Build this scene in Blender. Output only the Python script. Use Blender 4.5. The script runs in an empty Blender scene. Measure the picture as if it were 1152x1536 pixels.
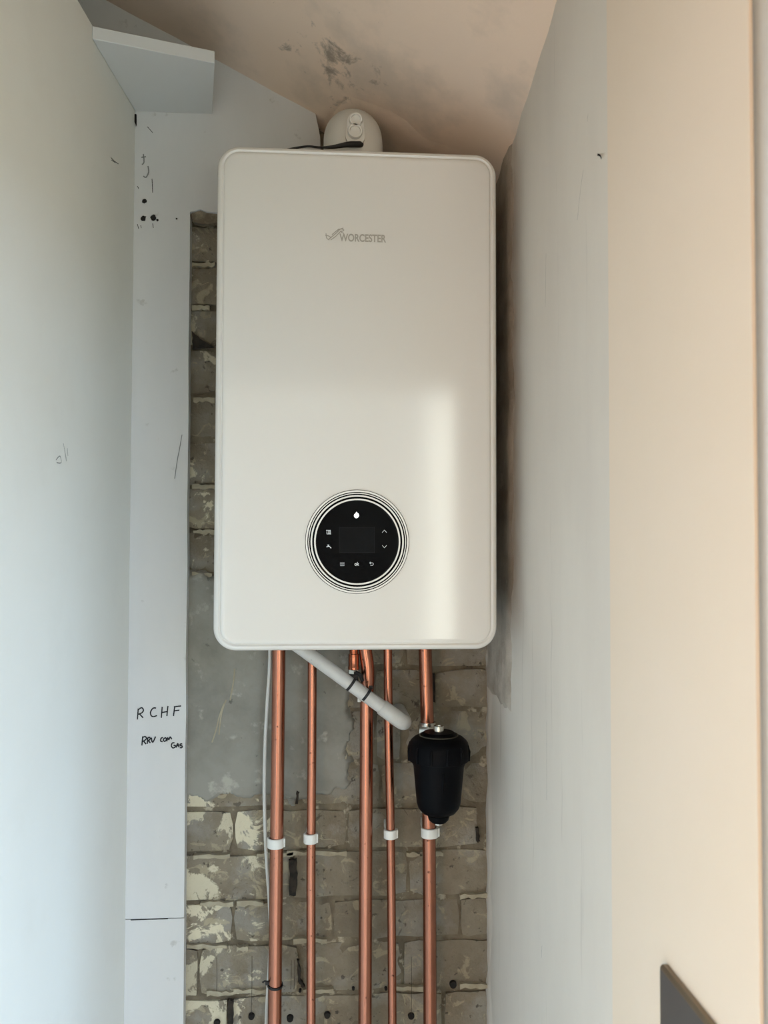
import bpy, bmesh, math, random
from mathutils import Vector, Matrix, noise as mnoise
random.seed(7)
S = bpy.context.scene
COL = S.collection
EYE = 1.5                                   # eye height above the floor

# ------------------------------------------------------------------ camera
YAW, PITCH, ROLL, FPX = math.radians(4.08), math.radians(1.88), math.radians(.157), 1300.0
_f = Vector((math.sin(YAW)*math.cos(PITCH), math.cos(YAW)*math.cos(PITCH), math.sin(PITCH)))
_r0 = Vector((math.cos(YAW), -math.sin(YAW), 0)); _u0 = _r0.cross(_f)
_r = _r0*math.cos(ROLL)+_u0*math.sin(ROLL); _u = -_r0*math.sin(ROLL)+_u0*math.cos(ROLL)
cam = bpy.data.cameras.new('camera'); co = bpy.data.objects.new('camera', cam); COL.objects.link(co)
cam.sensor_fit = 'HORIZONTAL'; cam.sensor_width = 36; cam.lens = 36*FPX/1152; cam.clip_start = .02
cam.dof.use_dof = True; cam.dof.focus_distance = 1.27; cam.dof.aperture_fstop = 11
m = Matrix((_r, _u, -_f)).transposed().to_4x4(); m.translation = (0, 0, EYE); co.matrix_world = m
S.camera = co

# ------------------------------------------------------------------ world, lights, exposure
w = bpy.data.worlds.new('world'); S.world = w; w.use_nodes = True
w.node_tree.nodes['Background'].inputs[0].default_value = (.75, .87, 1, 1)
w.node_tree.nodes['Background'].inputs[1].default_value = 1.0
def area(name, loc, target, sx, sy, power, col):
    l = bpy.data.lights.new(name, 'AREA'); l.shape = 'RECTANGLE'; l.size = sx; l.size_y = sy; l.energy = power; l.color = col
    o = bpy.data.objects.new(name, l); COL.objects.link(o); o.location = loc
    o.rotation_euler = (Vector(target)-Vector(loc)).to_track_quat('-Z', 'Y').to_euler()
    return o
area('daylight_in_tall_window', (1.68, -1.85, 3.30), (1.0, 1, 2.2), 1.8, 2.9, 146, (.24, .47, 1))
area('open_sky_to_the_right', (2.2, -1.90, 3.30), (.3, 1, 1.6), .8, 2.9, 490, (.46, .70, 1))
area('daylight_off_the_ground', (1.52, -1.84, 1.70), (1.2, 1, 1.3), 2.1, 2.6, 49, (.92, 1, .80))
area('warm_fill_left', (-.98, -1.20, 1.20), (.29, .8, 1.7), .8, 1.8, 32, (1, .58, .30))  # warm area light added behind left to brighten the near right wall
area('panel_streak_light', (.61, -1.82, 1.90), (.2, 1, 1.6), .22, 2.4, 7, (1, .96, .86))  # unseen strip light added to reflect as the pale streak on the panel
S.view_settings.view_transform = 'Standard'; S.view_settings.look = 'None'
S.view_settings.gamma = 1; S.view_settings.use_curve_mapping = False
S.view_settings.exposure = -0.08

# ------------------------------------------------------------------ helpers
def ray(x, y): return _f + _r*((x-576)/FPX) - _u*((y-768)/FPX)
def at(x, y, Y):                             # photo point on the plane at depth Y
    d = ray(x, y); p = d*(Y/d.y); p.z += EYE; return p
def atz(x, y, z):                            # photo point on the plane at height z
    d = ray(x, y); p = d*((z-EYE)/d.z); p.z += EYE; return p
def atx(x, y, X):
    d = ray(x, y); p = d*(X/d.x); p.z += EYE; return p
ORG = {}
def link(o, parent, origin):
    COL.objects.link(o); po = Vector((0, 0, 0))
    if parent is not None: o.parent = parent; po = ORG[parent.name]
    o.location = Vector(origin)-po; ORG[o.name] = Vector(origin); return o
def obj(name, bm, mat, parent=None, origin=None, smooth=35):
    if origin is None: origin = ORG[parent.name] if parent is not None else Vector((0, 0, 0))
    origin = Vector(origin)
    bmesh.ops.translate(bm, vec=-origin, verts=bm.verts)
    bmesh.ops.recalc_face_normals(bm, faces=bm.faces)
    for f in bm.faces: f.smooth = smooth > 0 and len(f.verts) < 7
    if smooth > 0:
        lim = math.radians(smooth)
        for e in bm.edges:
            if len(e.link_faces) == 2 and e.calc_face_angle(0) > lim: e.smooth = False
    me = bpy.data.meshes.new(name); bm.to_mesh(me); bm.free()
    for q in (mat if isinstance(mat, (list, tuple)) else [mat]): me.materials.append(q)
    return link(bpy.data.objects.new(name, me), parent, origin)
def tag(o, label=None, cat=None, group=None, kind=None):
    for k, v in (('label', label), ('category', cat), ('group', group), ('kind', kind)):
        if v: o[k] = v
    return o
def thing(name, loc, label, cat, group=None):
    return tag(link(bpy.data.objects.new(name, None), None, loc), label, cat, group)
def B(): return bmesh.new()
def box(bm, a, b, bev=0, seg=2):
    a, b = Vector(a), Vector(b); c = (a+b)/2; d = b-a
    r = bmesh.ops.create_cube(bm, size=1, matrix=Matrix.Translation(c) @ Matrix.Diagonal((d.x, d.y, d.z, 1)))
    if bev:
        es = list({e for v in r['verts'] for e in v.link_edges})
        bmesh.ops.bevel(bm, geom=es, offset=bev, segments=seg, affect='EDGES', profile=.5)
    return bm
def frame(d):
    d = d.normalized(); a = Vector((0, 0, 1)) if abs(d.z) < .9 else Vector((1, 0, 0))
    u = d.cross(a).normalized(); return u, d.cross(u).normalized()
def tube(bm, pts, r, n=16, cap=True):
    pts = [Vector(p) for p in pts]; rs = r if isinstance(r, (list, tuple)) else [r]*len(pts)
    rings = []; u = None
    for i, p in enumerate(pts):
        d = (pts[min(i+1, len(pts)-1)]-pts[max(i-1, 0)]).normalized()
        if u is None: u, v = frame(d)
        else: u = (u-d*u.dot(d)).normalized(); v = d.cross(u)
        rings.append([bm.verts.new(p+(u*math.cos(2*math.pi*k/n)+v*math.sin(2*math.pi*k/n))*rs[i]) for k in range(n)])
    for a, b in zip(rings, rings[1:]):
        for k in range(n): bm.faces.new((a[k], a[(k+1) % n], b[(k+1) % n], b[k]))
    if cap: bm.faces.new(rings[0]); bm.faces.new(rings[-1])
    return bm
def smooth_path(pts, k=6):
    pts = [Vector(p) for p in pts]; P = [pts[0]]+pts+[pts[-1]]; out = []
    for i in range(1, len(P)-2):
        for j in range(k):
            t = j/k; a, b, c, d = P[i-1], P[i], P[i+1], P[i+2]
            out.append(.5*((2*b)+(c-a)*t+(2*a-5*b+4*c-d)*t*t+(3*b-a-3*c+d)*t**3))
    return out+[pts[-1]]
def lathe(bm, prof, org, axis=(0, 0, 1), n=40, closed=False):
    """prof: list of (radius, height along axis)."""
    axis = Vector(axis).normalized(); u, v = frame(axis); org = Vector(org); rings = []
    for r, h in prof:
        c = org+axis*h
        if r < 1e-6: rings.append([bm.verts.new(c)])
        else: rings.append([bm.verts.new(c+(u*math.cos(2*math.pi*k/n)+v*math.sin(2*math.pi*k/n))*r) for k in range(n)])
    prs = list(zip(rings, rings[1:]))
    if closed: prs.append((rings[-1], rings[0]))
    for a, b in prs:
        for k in range(n):
            q = [a[k % len(a)], a[(k+1) % len(a)], b[(k+1) % len(b)], b[k % len(b)]]
            w_ = []
            for x in q:
                if x not in w_: w_.append(x)
            if len(w_) > 2: bm.faces.new(w_)
    return bm
def ribbon(bm, pts, nrm, wd):
    """a flat brush stroke along pts, lying in the plane of normal nrm"""
    pts = [Vector(p) for p in pts]; nrm = Vector(nrm).normalized(); prev = None
    for i, p in enumerate(pts):
        d = (pts[min(i+1, len(pts)-1)]-pts[max(i-1, 0)])
        s = d.cross(nrm).normalized()*wd/2
        cur = (bm.verts.new(p+s), bm.verts.new(p-s))
        if prev: bm.faces.new((prev[0], prev[1], cur[1], cur[0]))
        prev = cur
    return bm
def prism(bm, pts, ext):
    """closed polygon pts extruded by vector ext"""
    a = [bm.verts.new(Vector(p)) for p in pts]; b = [bm.verts.new(Vector(p)+Vector(ext)) for p in pts]
    bm.faces.new(a); bm.faces.new(b); n = len(a)
    for i in range(n): bm.faces.new((a[i], a[(i+1) % n], b[(i+1) % n], b[i]))
    return bm
def text_bm(txt, size, place, bold=0):
    """built-in lettering as a mesh; place(u, v) -> world"""
    c = bpy.data.curves.new('lettering', 'FONT'); c.body = txt; c.size = size; c.offset = bold; c.align_x = 'LEFT'
    o = bpy.data.objects.new('lettering', c); COL.objects.link(o)
    me = bpy.data.meshes.new_from_object(o.evaluated_get(bpy.context.evaluated_depsgraph_get()))
    bm = B(); bm.from_mesh(me); bpy.data.objects.remove(o); bpy.data.curves.remove(c); bpy.data.meshes.remove(me)
    for v in bm.verts: v.co = place(v.co.x, v.co.y)
    return bm

# ------------------------------------------------------------------ materials
def lin(c): return tuple((x/12.92 if x <= .04045 else ((x+.055)/1.055)**2.4) for x in [q/255 for q in c])+(1,)
def N(nt, t, **k):
    n = nt.nodes.new(t)
    for a, b in k.items(): setattr(n, a, b)
    return n
def noise(nt, sc, det=6, rough=.6, stretch=None, dist=0):
    g = N(nt, 'ShaderNodeNewGeometry'); t = N(nt, 'ShaderNodeTexNoise')
    t.inputs['Scale'].default_value = sc; t.inputs['Detail'].default_value = det
    t.inputs['Roughness'].default_value = rough; t.inputs['Distortion'].default_value = dist
    if stretch:
        mp = N(nt, 'ShaderNodeMapping'); mp.inputs['Scale'].default_value = stretch
        nt.links.new(g.outputs['Position'], mp.inputs[0]); nt.links.new(mp.outputs[0], t.inputs['Vector'])
    else: nt.links.new(g.outputs['Position'], t.inputs['Vector'])
    return t.outputs['Fac']
def ramp(nt, fac, lo, hi, a=(0, 0, 0, 1), b=(1, 1, 1, 1)):
    r = N(nt, 'ShaderNodeValToRGB'); e = r.color_ramp.elements
    e[0].position = lo; e[1].position = hi; e[0].color = a; e[1].color = b
    nt.links.new(fac, r.inputs[0]); return r.outputs[0]
def mix(nt, fac, a, b):
    n = N(nt, 'ShaderNodeMix', data_type='RGBA')
    for i, v in ((0, fac), (6, a), (7, b)):
        if isinstance(v, (float, int, tuple)): n.inputs[i].default_value = v
        else: nt.links.new(v, n.inputs[i])
    return n.outputs[2]
def pbr(name, col, rough=.6, metal=0, var=None, bump=None, spec=.5, coat=0):
    """var: list of (scale, lo, hi, colour, amount[, stretch]); bump: list of (scale, strength[, stretch])"""
    mt = bpy.data.materials.new(name); mt.use_nodes = True; nt = mt.node_tree; p = nt.nodes['Principled BSDF']
    p.inputs['Roughness'].default_value = rough; p.inputs['Metallic'].default_value = metal
    p.inputs['Specular IOR Level'].default_value = spec; p.inputs['Coat Weight'].default_value = coat
    c = lin(col)
    for v in var or []:
        f = ramp(nt, noise(nt, v[0], stretch=v[5] if len(v) > 5 else None, dist=v[6] if len(v) > 6 else 0), v[1], v[2], (0, 0, 0, 1), (v[4],)*3+(1,))
        c = mix(nt, f, c, lin(v[3]))
    if isinstance(c, tuple): p.inputs['Base Color'].default_value = c
    else: nt.links.new(c, p.inputs['Base Color'])
    last = None
    for b in bump or []:
        n = N(nt, 'ShaderNodeBump'); n.inputs['Strength'].default_value = b[1]; n.inputs['Distance'].default_value = b[3] if len(b) > 3 else .002
        nt.links.new(noise(nt, b[0], stretch=b[2] if len(b) > 2 else None), n.inputs['Height'])
        if last is not None: nt.links.new(last, n.inputs['Normal'])
        last = n.outputs[0]
    if last is not None: nt.links.new(last, p.inputs['Normal'])
    return mt
def glow(name, col, k):
    mt = pbr(name, col, .5); p = mt.node_tree.nodes['Principled BSDF']
    p.inputs['Emission Color'].default_value = lin(col); p.inputs['Emission Strength'].default_value = k; return mt

M = {}
M['wall_cream'] = pbr('cream_painted_wall', (226, 224, 214), .5, var=[(3, .35, .7, (220, 217, 206), .6), (9, .55, .75, (208, 204, 192), .2)], bump=[(9, .12), (60, .05)])
M['wall_grey'] = pbr('grey_white_plaster', (222, 217, 206), .75, var=[(4, .4, .7, (208, 202, 192), .7, (1, 1, .35)), (40, .62, .7, (160, 154, 144), .3, (1, 1, .06))], bump=[(6, .25, (1, 1, .3)), (70, .08)])
M['wall_magnolia'] = pbr('magnolia_plaster', (231, 217, 198), .7, var=[(3, .4, .7, (227, 212, 190), .7)], bump=[(5, .15), (70, .05)])
M['ceiling'] = pbr('old_ceiling_plaster', (226, 205, 184), .85, var=[(7, .5, .68, (194, 180, 164), .7), (55, .72, .76, (70, 62, 54), .5)], bump=[(12, .5), (60, .25)])
M['board'] = pbr('white_plasterboard', (210, 208, 204), .8, var=[(5, .42, .72, (194, 194, 191), .6, (1, 1, .3)), (34, .66, .72, (150, 144, 134), .4)], bump=[(30, .12)])
M['board_edge'] = pbr('raw_board_edge', (142, 130, 110), .9, var=[(60, .4, .6, (92, 82, 66), .8)])
M['shelf'] = pbr('white_faced_board', (206, 206, 202), .5, bump=[(40, .04)])
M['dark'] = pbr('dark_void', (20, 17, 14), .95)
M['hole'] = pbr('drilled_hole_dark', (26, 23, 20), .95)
M['void'] = pbr('crumbled_mortar_void', (52, 45, 36), .95, var=[(60, .45, .6, (24, 20, 16), .9)], bump=[(80, .8)])
M['pencil_line'] = pbr('pencil_on_brick', (64, 58, 50), .9)
M['pencil'] = pbr('pencil_grey', (128, 128, 124), .9)
M['ink'] = pbr('black_marker_ink', (16, 16, 22), .6)
M['mortar'] = pbr('lime_mortar', (128, 117, 97), .95, var=[(18, .4, .6, (96, 86, 70), .9), (45, .58, .66, (198, 188, 164), .6), (30, .64, .7, (60, 53, 44), .7)], bump=[(40, .9), (120, .6)])
M['skim'] = pbr('grey_cement_skim', (144, 141, 131), .85, var=[(9, .42, .62, (122, 119, 109), .8), (28, .6, .68, (182, 177, 164), .6), (50, .66, .71, (70, 66, 58), .6), (14, .62, .66, (160, 154, 138), .5, (1, 1, .4))], bump=[(18, .5), (80, .35)])
M['snots'] = pbr('pale_mortar_snots', (170, 161, 138), .95, var=[(50, .4, .6, (150, 140, 118), .8)], bump=[(60, .9)])
def brick_mat():
    mt = pbr('stock_brick_old_paint', (142, 132, 113), .9,
             var=[(14, .4, .62, (122, 110, 91), .9), (10, .5, .6, (152, 147, 136), .8), (33, .57, .63, (184, 172, 142), .6, (1, 1, 1), 1.0), (70, .63, .68, (58, 52, 43), .8), (20, .64, .68, (74, 66, 54), .7, (1, 1, 1), 2.0)],
             bump=[(24, 1, None, .005), (70, 1, None, .003), (180, .5)])
    nt = mt.node_tree; p = nt.nodes['Principled BSDF']; src = p.inputs['Base Color'].links[0].from_socket
    # flaking cream limewash, thickest on the lower left of the wall
    g = N(nt, 'ShaderNodeNewGeometry'); sx = N(nt, 'ShaderNodeSeparateXYZ'); nt.links.new(g.outputs['Position'], sx.inputs[0])
    mx = N(nt, 'ShaderNodeMapRange'); mx.inputs[1].default_value = .02; mx.inputs[2].default_value = -.20; mx.inputs[3].default_value = -.16; mx.inputs[4].default_value = .07
    nt.links.new(sx.outputs[0], mx.inputs[0])
    mz = N(nt, 'ShaderNodeMapRange'); mz.inputs[1].default_value = 1.12; mz.inputs[2].default_value = 1.04; mz.inputs[3].default_value = -.10; mz.inputs[4].default_value = 0.0
    nt.links.new(sx.outputs[2], mz.inputs[0])
    a1 = N(nt, 'ShaderNodeMath', operation='ADD'); nt.links.new(mx.outputs[0], a1.inputs[0]); nt.links.new(mz.outputs[0], a1.inputs[1])
    a2 = N(nt, 'ShaderNodeMath', operation='ADD'); nt.links.new(noise(nt, 17, 8, .65, dist=.6), a2.inputs[0]); nt.links.new(a1.outputs[0], a2.inputs[1])
    c = mix(nt, ramp(nt, a2.outputs[0], .545, .575), src, lin((214, 204, 176)))
    # brick to brick difference
    oi = N(nt, 'ShaderNodeObjectInfo'); c = mix(nt, ramp(nt, oi.outputs['Random'], 0, 1, (0, 0, 0, 1), (.38,)*3+(1,)), c, lin((94, 86, 72)))
    nt.links.new(c, p.inputs['Base Color']); return mt
M['brick'] = brick_mat()
M['boiler'] = pbr('white_enamel_panel', (214, 211, 203), .12, spec=.8, bump=[(300, .006)])
M['boiler_side'] = pbr('white_powder_coat', (222, 220, 214), .4)
M['logo'] = pbr('logo_grey', (158, 154, 144), .5)
M['glass_black'] = pbr('black_display_glass', (4, 5, 7), .06, spec=.06)
M['screen'] = pbr('switched_off_screen', (9, 11, 14), .10, spec=.08)
M['screen_edge'] = pbr('screen_outline', (30, 31, 34), .2, spec=.1)
M['ring'] = pbr('white_trim_ring', (226, 224, 216), .3)
M['icon'] = glow('backlit_icon', (200, 205, 205), .28)
M['icon_dim'] = glow('backlit_icon_dim', (160, 165, 168), .16)
M['flame'] = glow('backlit_flame', (255, 255, 255), 2.2)
M['flue'] = pbr('white_flue_plastic', (216, 213, 204), .42)
M['rubber'] = pbr('black_rubber', (14, 14, 15), .55)
M['copper'] = pbr('copper_tube', (184, 126, 104), .25, 1, var=[(6, .45, .7, (142, 92, 72), .7, (1, 1, .3)), (120, .66, .70, (66, 34, 24), .9)], bump=[(40, .03)])
M['copper_bright'] = pbr('bright_copper_fitting', (184, 116, 90), .2, 1, var=[(60, .5, .7, (140, 70, 46), .8)])
M['chrome'] = pbr('nickel_plated_brass', (200, 196, 186), .22, 1)
M['pvc'] = pbr('white_waste_pipe', (196, 195, 190), .42, var=[(14, .5, .7, (182, 180, 172), .6), (150, .67, .7, (120, 116, 108), .5)])
M['clip'] = pbr('white_clip_plastic', (222, 222, 216), .45)
M['cable'] = pbr('white_cable_sheath', (200, 199, 192), .5)
M['filter'] = pbr('black_filter_plastic', (3, 4, 7), .5, spec=.08)
M['filter_seal'] = pbr('olive_seal_ring', (58, 56, 42), .5)
M['plate'] = pbr('brushed_grey_metal', (112, 108, 106), .38, .7, bump=[(200, .03, (1, .05, 1))])
M['plate_rim'] = pbr('bevelled_metal_rim', (136, 120, 100), .3, .8)
M['floor'] = pbr('pale_floor_boards', (206, 200, 188), .5, var=[(3, .4, .6, (190, 182, 168), .8, (1, 8, 1))])
M['room'] = pbr('room_paint', (222, 212, 196), .8)
M['frame'] = pbr('white_door_frame', (225, 225, 222), .4)
M['lining'] = pbr('darkened_door_lining', (150, 144, 134), .6)
M['bulb'] = glow('warm_lamp_shade', (255, 225, 180), 1.5)
def stained(mt, c, r, col, lo, hi, sc):
    """soot and damp marks gathered around one spot"""
    nt = mt.node_tree; p = nt.nodes['Principled BSDF']; src = p.inputs['Base Color'].links[0].from_socket
    g = N(nt, 'ShaderNodeNewGeometry'); d = N(nt, 'ShaderNodeVectorMath', operation='DISTANCE'); d.inputs[1].default_value = c
    nt.links.new(g.outputs['Position'], d.inputs[0])
    mr = N(nt, 'ShaderNodeMapRange'); mr.inputs[1].default_value = 0; mr.inputs[2].default_value = r; mr.inputs[3].default_value = .16; mr.inputs[4].default_value = -.25
    nt.links.new(d.outputs['Value'], mr.inputs[0])
    a = N(nt, 'ShaderNodeMath', operation='ADD'); nt.links.new(mr.outputs[0], a.inputs[0]); nt.links.new(noise(nt, sc, 8, .65, dist=.4), a.inputs[1])
    nt.links.new(mix(nt, ramp(nt, a.outputs[0], lo, hi, (0, 0, 0, 1), (.75,)*3+(1,)), src, lin(col)), p.inputs['Base Color'])
_d = ray(500, 105); _k = (.725-.515*.007+.23*1.465)/(_d.z+.515*_d.x+.23*_d.y)
stained(M['ceiling'], (_d.x*_k, _d.y*_k, EYE+_d.z*_k), .22, (120, 112, 101), .60, .72, 24)
M['bare_plaster'] = pbr('bare_grey_plaster', (182, 175, 163), .95, var=[(12, .42, .62, (146, 136, 121), .8), (30, .58, .64, (198, 191, 178), .5)], bump=[(16, .9, (1, 1, .4), .004), (60, .6)])
gl = bpy.data.materials.new('clear_door_glass'); gl.use_nodes = True
_nt = gl.node_tree; _nt.nodes.remove(_nt.nodes['Principled BSDF'])
_a, _b, _c = _nt.nodes.new('ShaderNodeBsdfTransparent'), _nt.nodes.new('ShaderNodeBsdfGlossy'), _nt.nodes.new('ShaderNodeMixShader')
_b.inputs['Roughness'].default_value = .02; _c.inputs[0].default_value = .06
_nt.links.new(_a.outputs[0], _c.inputs[1]); _nt.links.new(_b.outputs[0], _c.inputs[2]); _nt.links.new(_c.outputs[0], _nt.nodes['Material Output'].inputs[0])
M['glass'] = gl

# ------------------------------------------------------------------ setting
YB, YBR, YF = 1.465, 1.49, 1.2191           # board face, brick face, boiler front
XL, XR = -.320, .289
def structure(name, bm, mat, **k): return tag(obj(name, bm, mat, **k), kind='structure')
structure('floor', box(B(), (-1.8, -1.9, -.05), (3.0, 1.75, 0)), M['floor'])
def ceil_z(x, y): return EYE+.725-.515*(x+.007)-.23*(y-YB)
def ceil_mesh():                             # sloping soffit, rising to the left and towards the viewer
    bm = B(); nx, ny = 44, 44; x0, x1, y0, y1 = -1.1, 1.1, -.1, 1.60; V = []
    random.seed(3)
    for j in range(ny+1):
        for i in range(nx+1):
            x = x0+(x1-x0)*i/nx; y = y0+(y1-y0)*j/ny
            z = ceil_z(x, y)+.0016*math.sin(x*23+1)*math.sin(y*19)+random.uniform(-.0007, .0007)
            V.append(bm.verts.new((x, y, z)))
    for j in range(ny):
        for i in range(nx):
            a = j*(nx+1)+i; bm.faces.new((V[a], V[a+1], V[a+nx+2], V[a+nx+1]))
    return bm
cl = structure('ceiling', ceil_mesh(), M['ceiling'])
# broken plaster lip on the soffit around the flue
def lip():
    bm = B(); random.seed(5)
    top = [(500, 168), (512, 152), (530, 146), (556, 152), (585, 166), (610, 182), (636, 198), (664, 214), (690, 226)]
    rows = []
    for k, off in enumerate((0, 9, 20, 34)):
        row = []
        for x, y in top:
            xx = x+random.uniform(-3, 3)-off*.35; yy = y+off+random.uniform(-2, 2)
            d = ray(xx, yy)                  # meets the soffit plane
            # z = EYE + c0 - .515 x - .23 y
            c0 = .725-.515*.007+.23*YB
            t = c0/(d.z+.515*d.x+.23*d.y); p = d*t; p.z += EYE-(.004 if 0 < k < 3 else .0005)+random.uniform(-.0012, .0012)
            row.append(bm.verts.new(p))
        rows.append(row)
    for a, b in zip(rows, rows[1:]):
        for i in range(len(a)-1): bm.faces.new((a[i], a[i+1], b[i+1], b[i]))
    return bm
tag(obj('plaster_patch', lip(), M['ceiling'], cl), 'rough broken plaster lip round the flue')

# back wall: mortar bed with bricks, cement skim and plasterboards as pieces of it
def grid_wall(x0, x1, z0, z1, y, nx, nz, amp):
    bm = B(); V = [bm.verts.new((x0+(x1-x0)*i/nx, y+random.uniform(-amp, amp), z0+(z1-z0)*j/nz)) for j in range(nz+1) for i in range(nx+1)]
    for j in range(nz):
        for i in range(nx):
            a = j*(nx+1)+i; bm.faces.new((V[a], V[a+1], V[a+nx+2], V[a+nx+1]))
    return bm
bm = grid_wall(-.36, .32, .60, EYE+.80, YBR+.0075, 60, 120, .0026)
box(bm, (-1.1, YBR+.02, 0), (.80, 1.72, EYE+1.25))
wall_back = structure('wall_back', bm, M['mortar'])

# course lines read off the brickwork (pixels at x = 302 above, x = 600 below), then on down past the frame
zc = [at(302, y, YBR).z for y in (274, 336, 397, 461, 522, 592, 660, 729, 796, 862, 932)]
zc += [at(600, y, YBR).z for y in (1002, 1066, 1143, 1210, 1275, 1348, 1411, 1488)]
while zc[-1] > .62: zc.append(zc[-1]-.0765)
zc = sorted([EYE+.80, EYE+.715, EYE+.64]+zc[1:], reverse=True)
zc = [z for i, z in enumerate(zc) if i == 0 or zc[i-1]-z > .03]
JX = {12: (350, 455, 560, 651), 13: (300, 480, 562, 603), 14: (446, 571, 690), 15: (350, 520, 718), 16: (438, 612), 17: (350, 500, 690), 18: (300, 450, 604), 19: (345, 545, 665)}
def rough_brick(x0, x1, z0, z1):
    bm = B(); nx, nz = (6, 3) if x1-x0 > .13 else (4, 3); r = random.uniform
    F = []; dy = r(-.003, .003); tl = r(-.02, .02)
    for j in range(nz+1):
        for i in range(nx+1):
            edge = i in (0, nx) or j in (0, nz); corner = i in (0, nx) and j in (0, nz)
            x = x0+(x1-x0)*i/nx+r(-.0016, .0016); z = z0+(z1-z0)*j/nz+r(-.0024, .0024)
            if corner: x += .003*(1 if i == 0 else -1)*r(.4, 1.3); z += .003*(1 if j == 0 else -1)*r(.4, 1.3)
            y = YBR+dy+r(-.001, .001)+(r(.0035, .0065) if edge else 0)+(x-(x0+x1)/2)*tl
            F.append(bm.verts.new((x, y, z)))
    for j in range(nz):
        for i in range(nx):
            a = j*(nx+1)+i; bm.faces.new((F[a], F[a+1], F[a+nx+2], F[a+nx+1]))
    per = [F[i] for i in range(nx+1)]+[F[j*(nx+1)+nx] for j in range(1, nz+1)]+[F[nz*(nx+1)+i] for i in range(nx-1, -1, -1)]+[F[j*(nx+1)] for j in range(nz-1, 0, -1)]
    bk = [bm.verts.new((v.co.x, YBR+.03, v.co.z)) for v in per]
    for i in range(len(per)):
        k = (i+1) % len(per); bm.faces.new((per[i], bk[i], bk[k], per[k]))
    return bm
random.seed(21)
xa, xb = -.345, .30
for i in range(len(zc)-1):
    zt, zb_ = zc[i]-.0042, zc[i+1]+.0042
    row_px = at(600, 0, YBR)
    # which photo row is this
    key = None
    for k, (yy) in {12: 1002, 13: 1066, 14: 1143, 15: 1210, 16: 1275, 17: 1348, 18: 1411, 19: 1488}.items():
        if abs(at(600, yy, YBR).z-zc[i]) < .012: key = k
    if key: js = [at(x, 1200, YBR).x for x in JX[key]]
    else:
        js = []; x = xa+random.uniform(.05, .12)
        while x < xb-.03:
            js.append(x); x += random.choice((.107, .215, .215))
    ed = [xa]+js+[xb]
    for a, b in zip(ed, ed[1:]):
        if b-a < .03: continue
        o = obj('brick', rough_brick(a+.002+random.uniform(0, .0015), b-.0018, zb_, zt), M['brick'], wall_back, origin=((a+b)/2, YBR, (zt+zb_)/2), smooth=50)
# old grey cement skim still stuck to the bricks on the left
def blob(bm, pts, Y, th, jit=3, sub=5):
    out = []; n = len(pts)
    for i in range(n):
        a, b = pts[i], pts[(i+1) % n]
        for k in range(sub):
            t = k/sub; out.append((a[0]+(b[0]-a[0])*t+random.uniform(-jit, jit), a[1]+(b[1]-a[1])*t+random.uniform(-jit, jit)))
    return prism(bm, [at(x, y, Y) for x, y in out], (0, th, 0))
def skim_mesh():
    """thin coat trowelled over the bricks: gridded, its ragged rim feathering into the brick faces"""
    bm = B(); left = at(262, 1200, YBR).x; right = at(560, 1000, YBR).x; z0, z1 = EYE-.47, EYE-.04
    nx, nz = 80, 110; V = {}; q = lambda x, z, k: mnoise.noise(Vector((x*k, z*k, 3.7)))
    for j in range(nz+1):
        for i in range(nx+1):
            x = left+(right-left)*i/nx; z = z0+(z1-z0)*j/nz
            wob = .022*q(x, z, 18)+.014*q(x, z, 45)+.008*q(x, z, 110)
            d = min(z-(EYE-.437)+wob, (right-.035)-x+wob*1.4+.25*max(0, -(z-EYE+.33)) * -1, z1-z-.01+wob)
            t = max(-1, min(1, d/.006))
            y = YBR+.003-.0085*t+.0012*q(x, z, 25)
            V[i, j] = bm.verts.new((x, y, z))
    for j in range(nz):
        for i in range(nx): bm.faces.new((V[i, j], V[i+1, j], V[i+1, j+1], V[i, j+1]))
    return bm
tag(obj('cement_skim', skim_mesh(), M['skim'], wall_back, smooth=60), 'smooth grey cement skim over the bricks')
bm = B()
for st_ in ([(660, 165), (655, 230), (645, 290), (634, 348)], [(612, 345), (594, 390), (580, 450), (570, 545)], [(600, 365), (572, 440), (556, 510), (530, 590)]):
    ribbon(bm, smooth_path([at(180+x/3.84, 960+y/3.84, YBR-.0068) for x, y in st_], 4), (0, 1, 0), .0022)
obj('trowel_scratch', bm, M['snots'], wall_back)
# pale ragged mortar squeezed along some joints
random.seed(31)
for x0, x1, y in ((290, 345, 1285), (385, 440, 1283), (430, 520, 1281), (355, 395, 1356), (300, 350, 1357), (440, 490, 1412), (280, 340, 1421), (355, 372, 1424), (310, 350, 1491), (350, 400, 1488),
                  (455, 500, 1488), (590, 640, 1484), (690, 745, 1480), (610, 640, 1283), (690, 735, 1345), (490, 520, 1136), (630, 665, 1282), (286, 322, 397), (288, 314, 461), (290, 322, 600), (288, 322, 730), (290, 322, 798), (288, 318, 862)):
    bm = B(); pts = []; n = 7
    for k in range(n+1): pts.append((x0+(x1-x0)*k/n, y-random.uniform(1.5, 5)))
    for k in range(n, -1, -1): pts.append((x0+(x1-x0)*k/n, y+random.uniform(1, 5)))
    prism(bm, [at(px, py, YBR-.0035) for px, py in pts], (0, .012, 0))
    obj('mortar_ridge', bm, M['snots'], wall_back)
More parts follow.
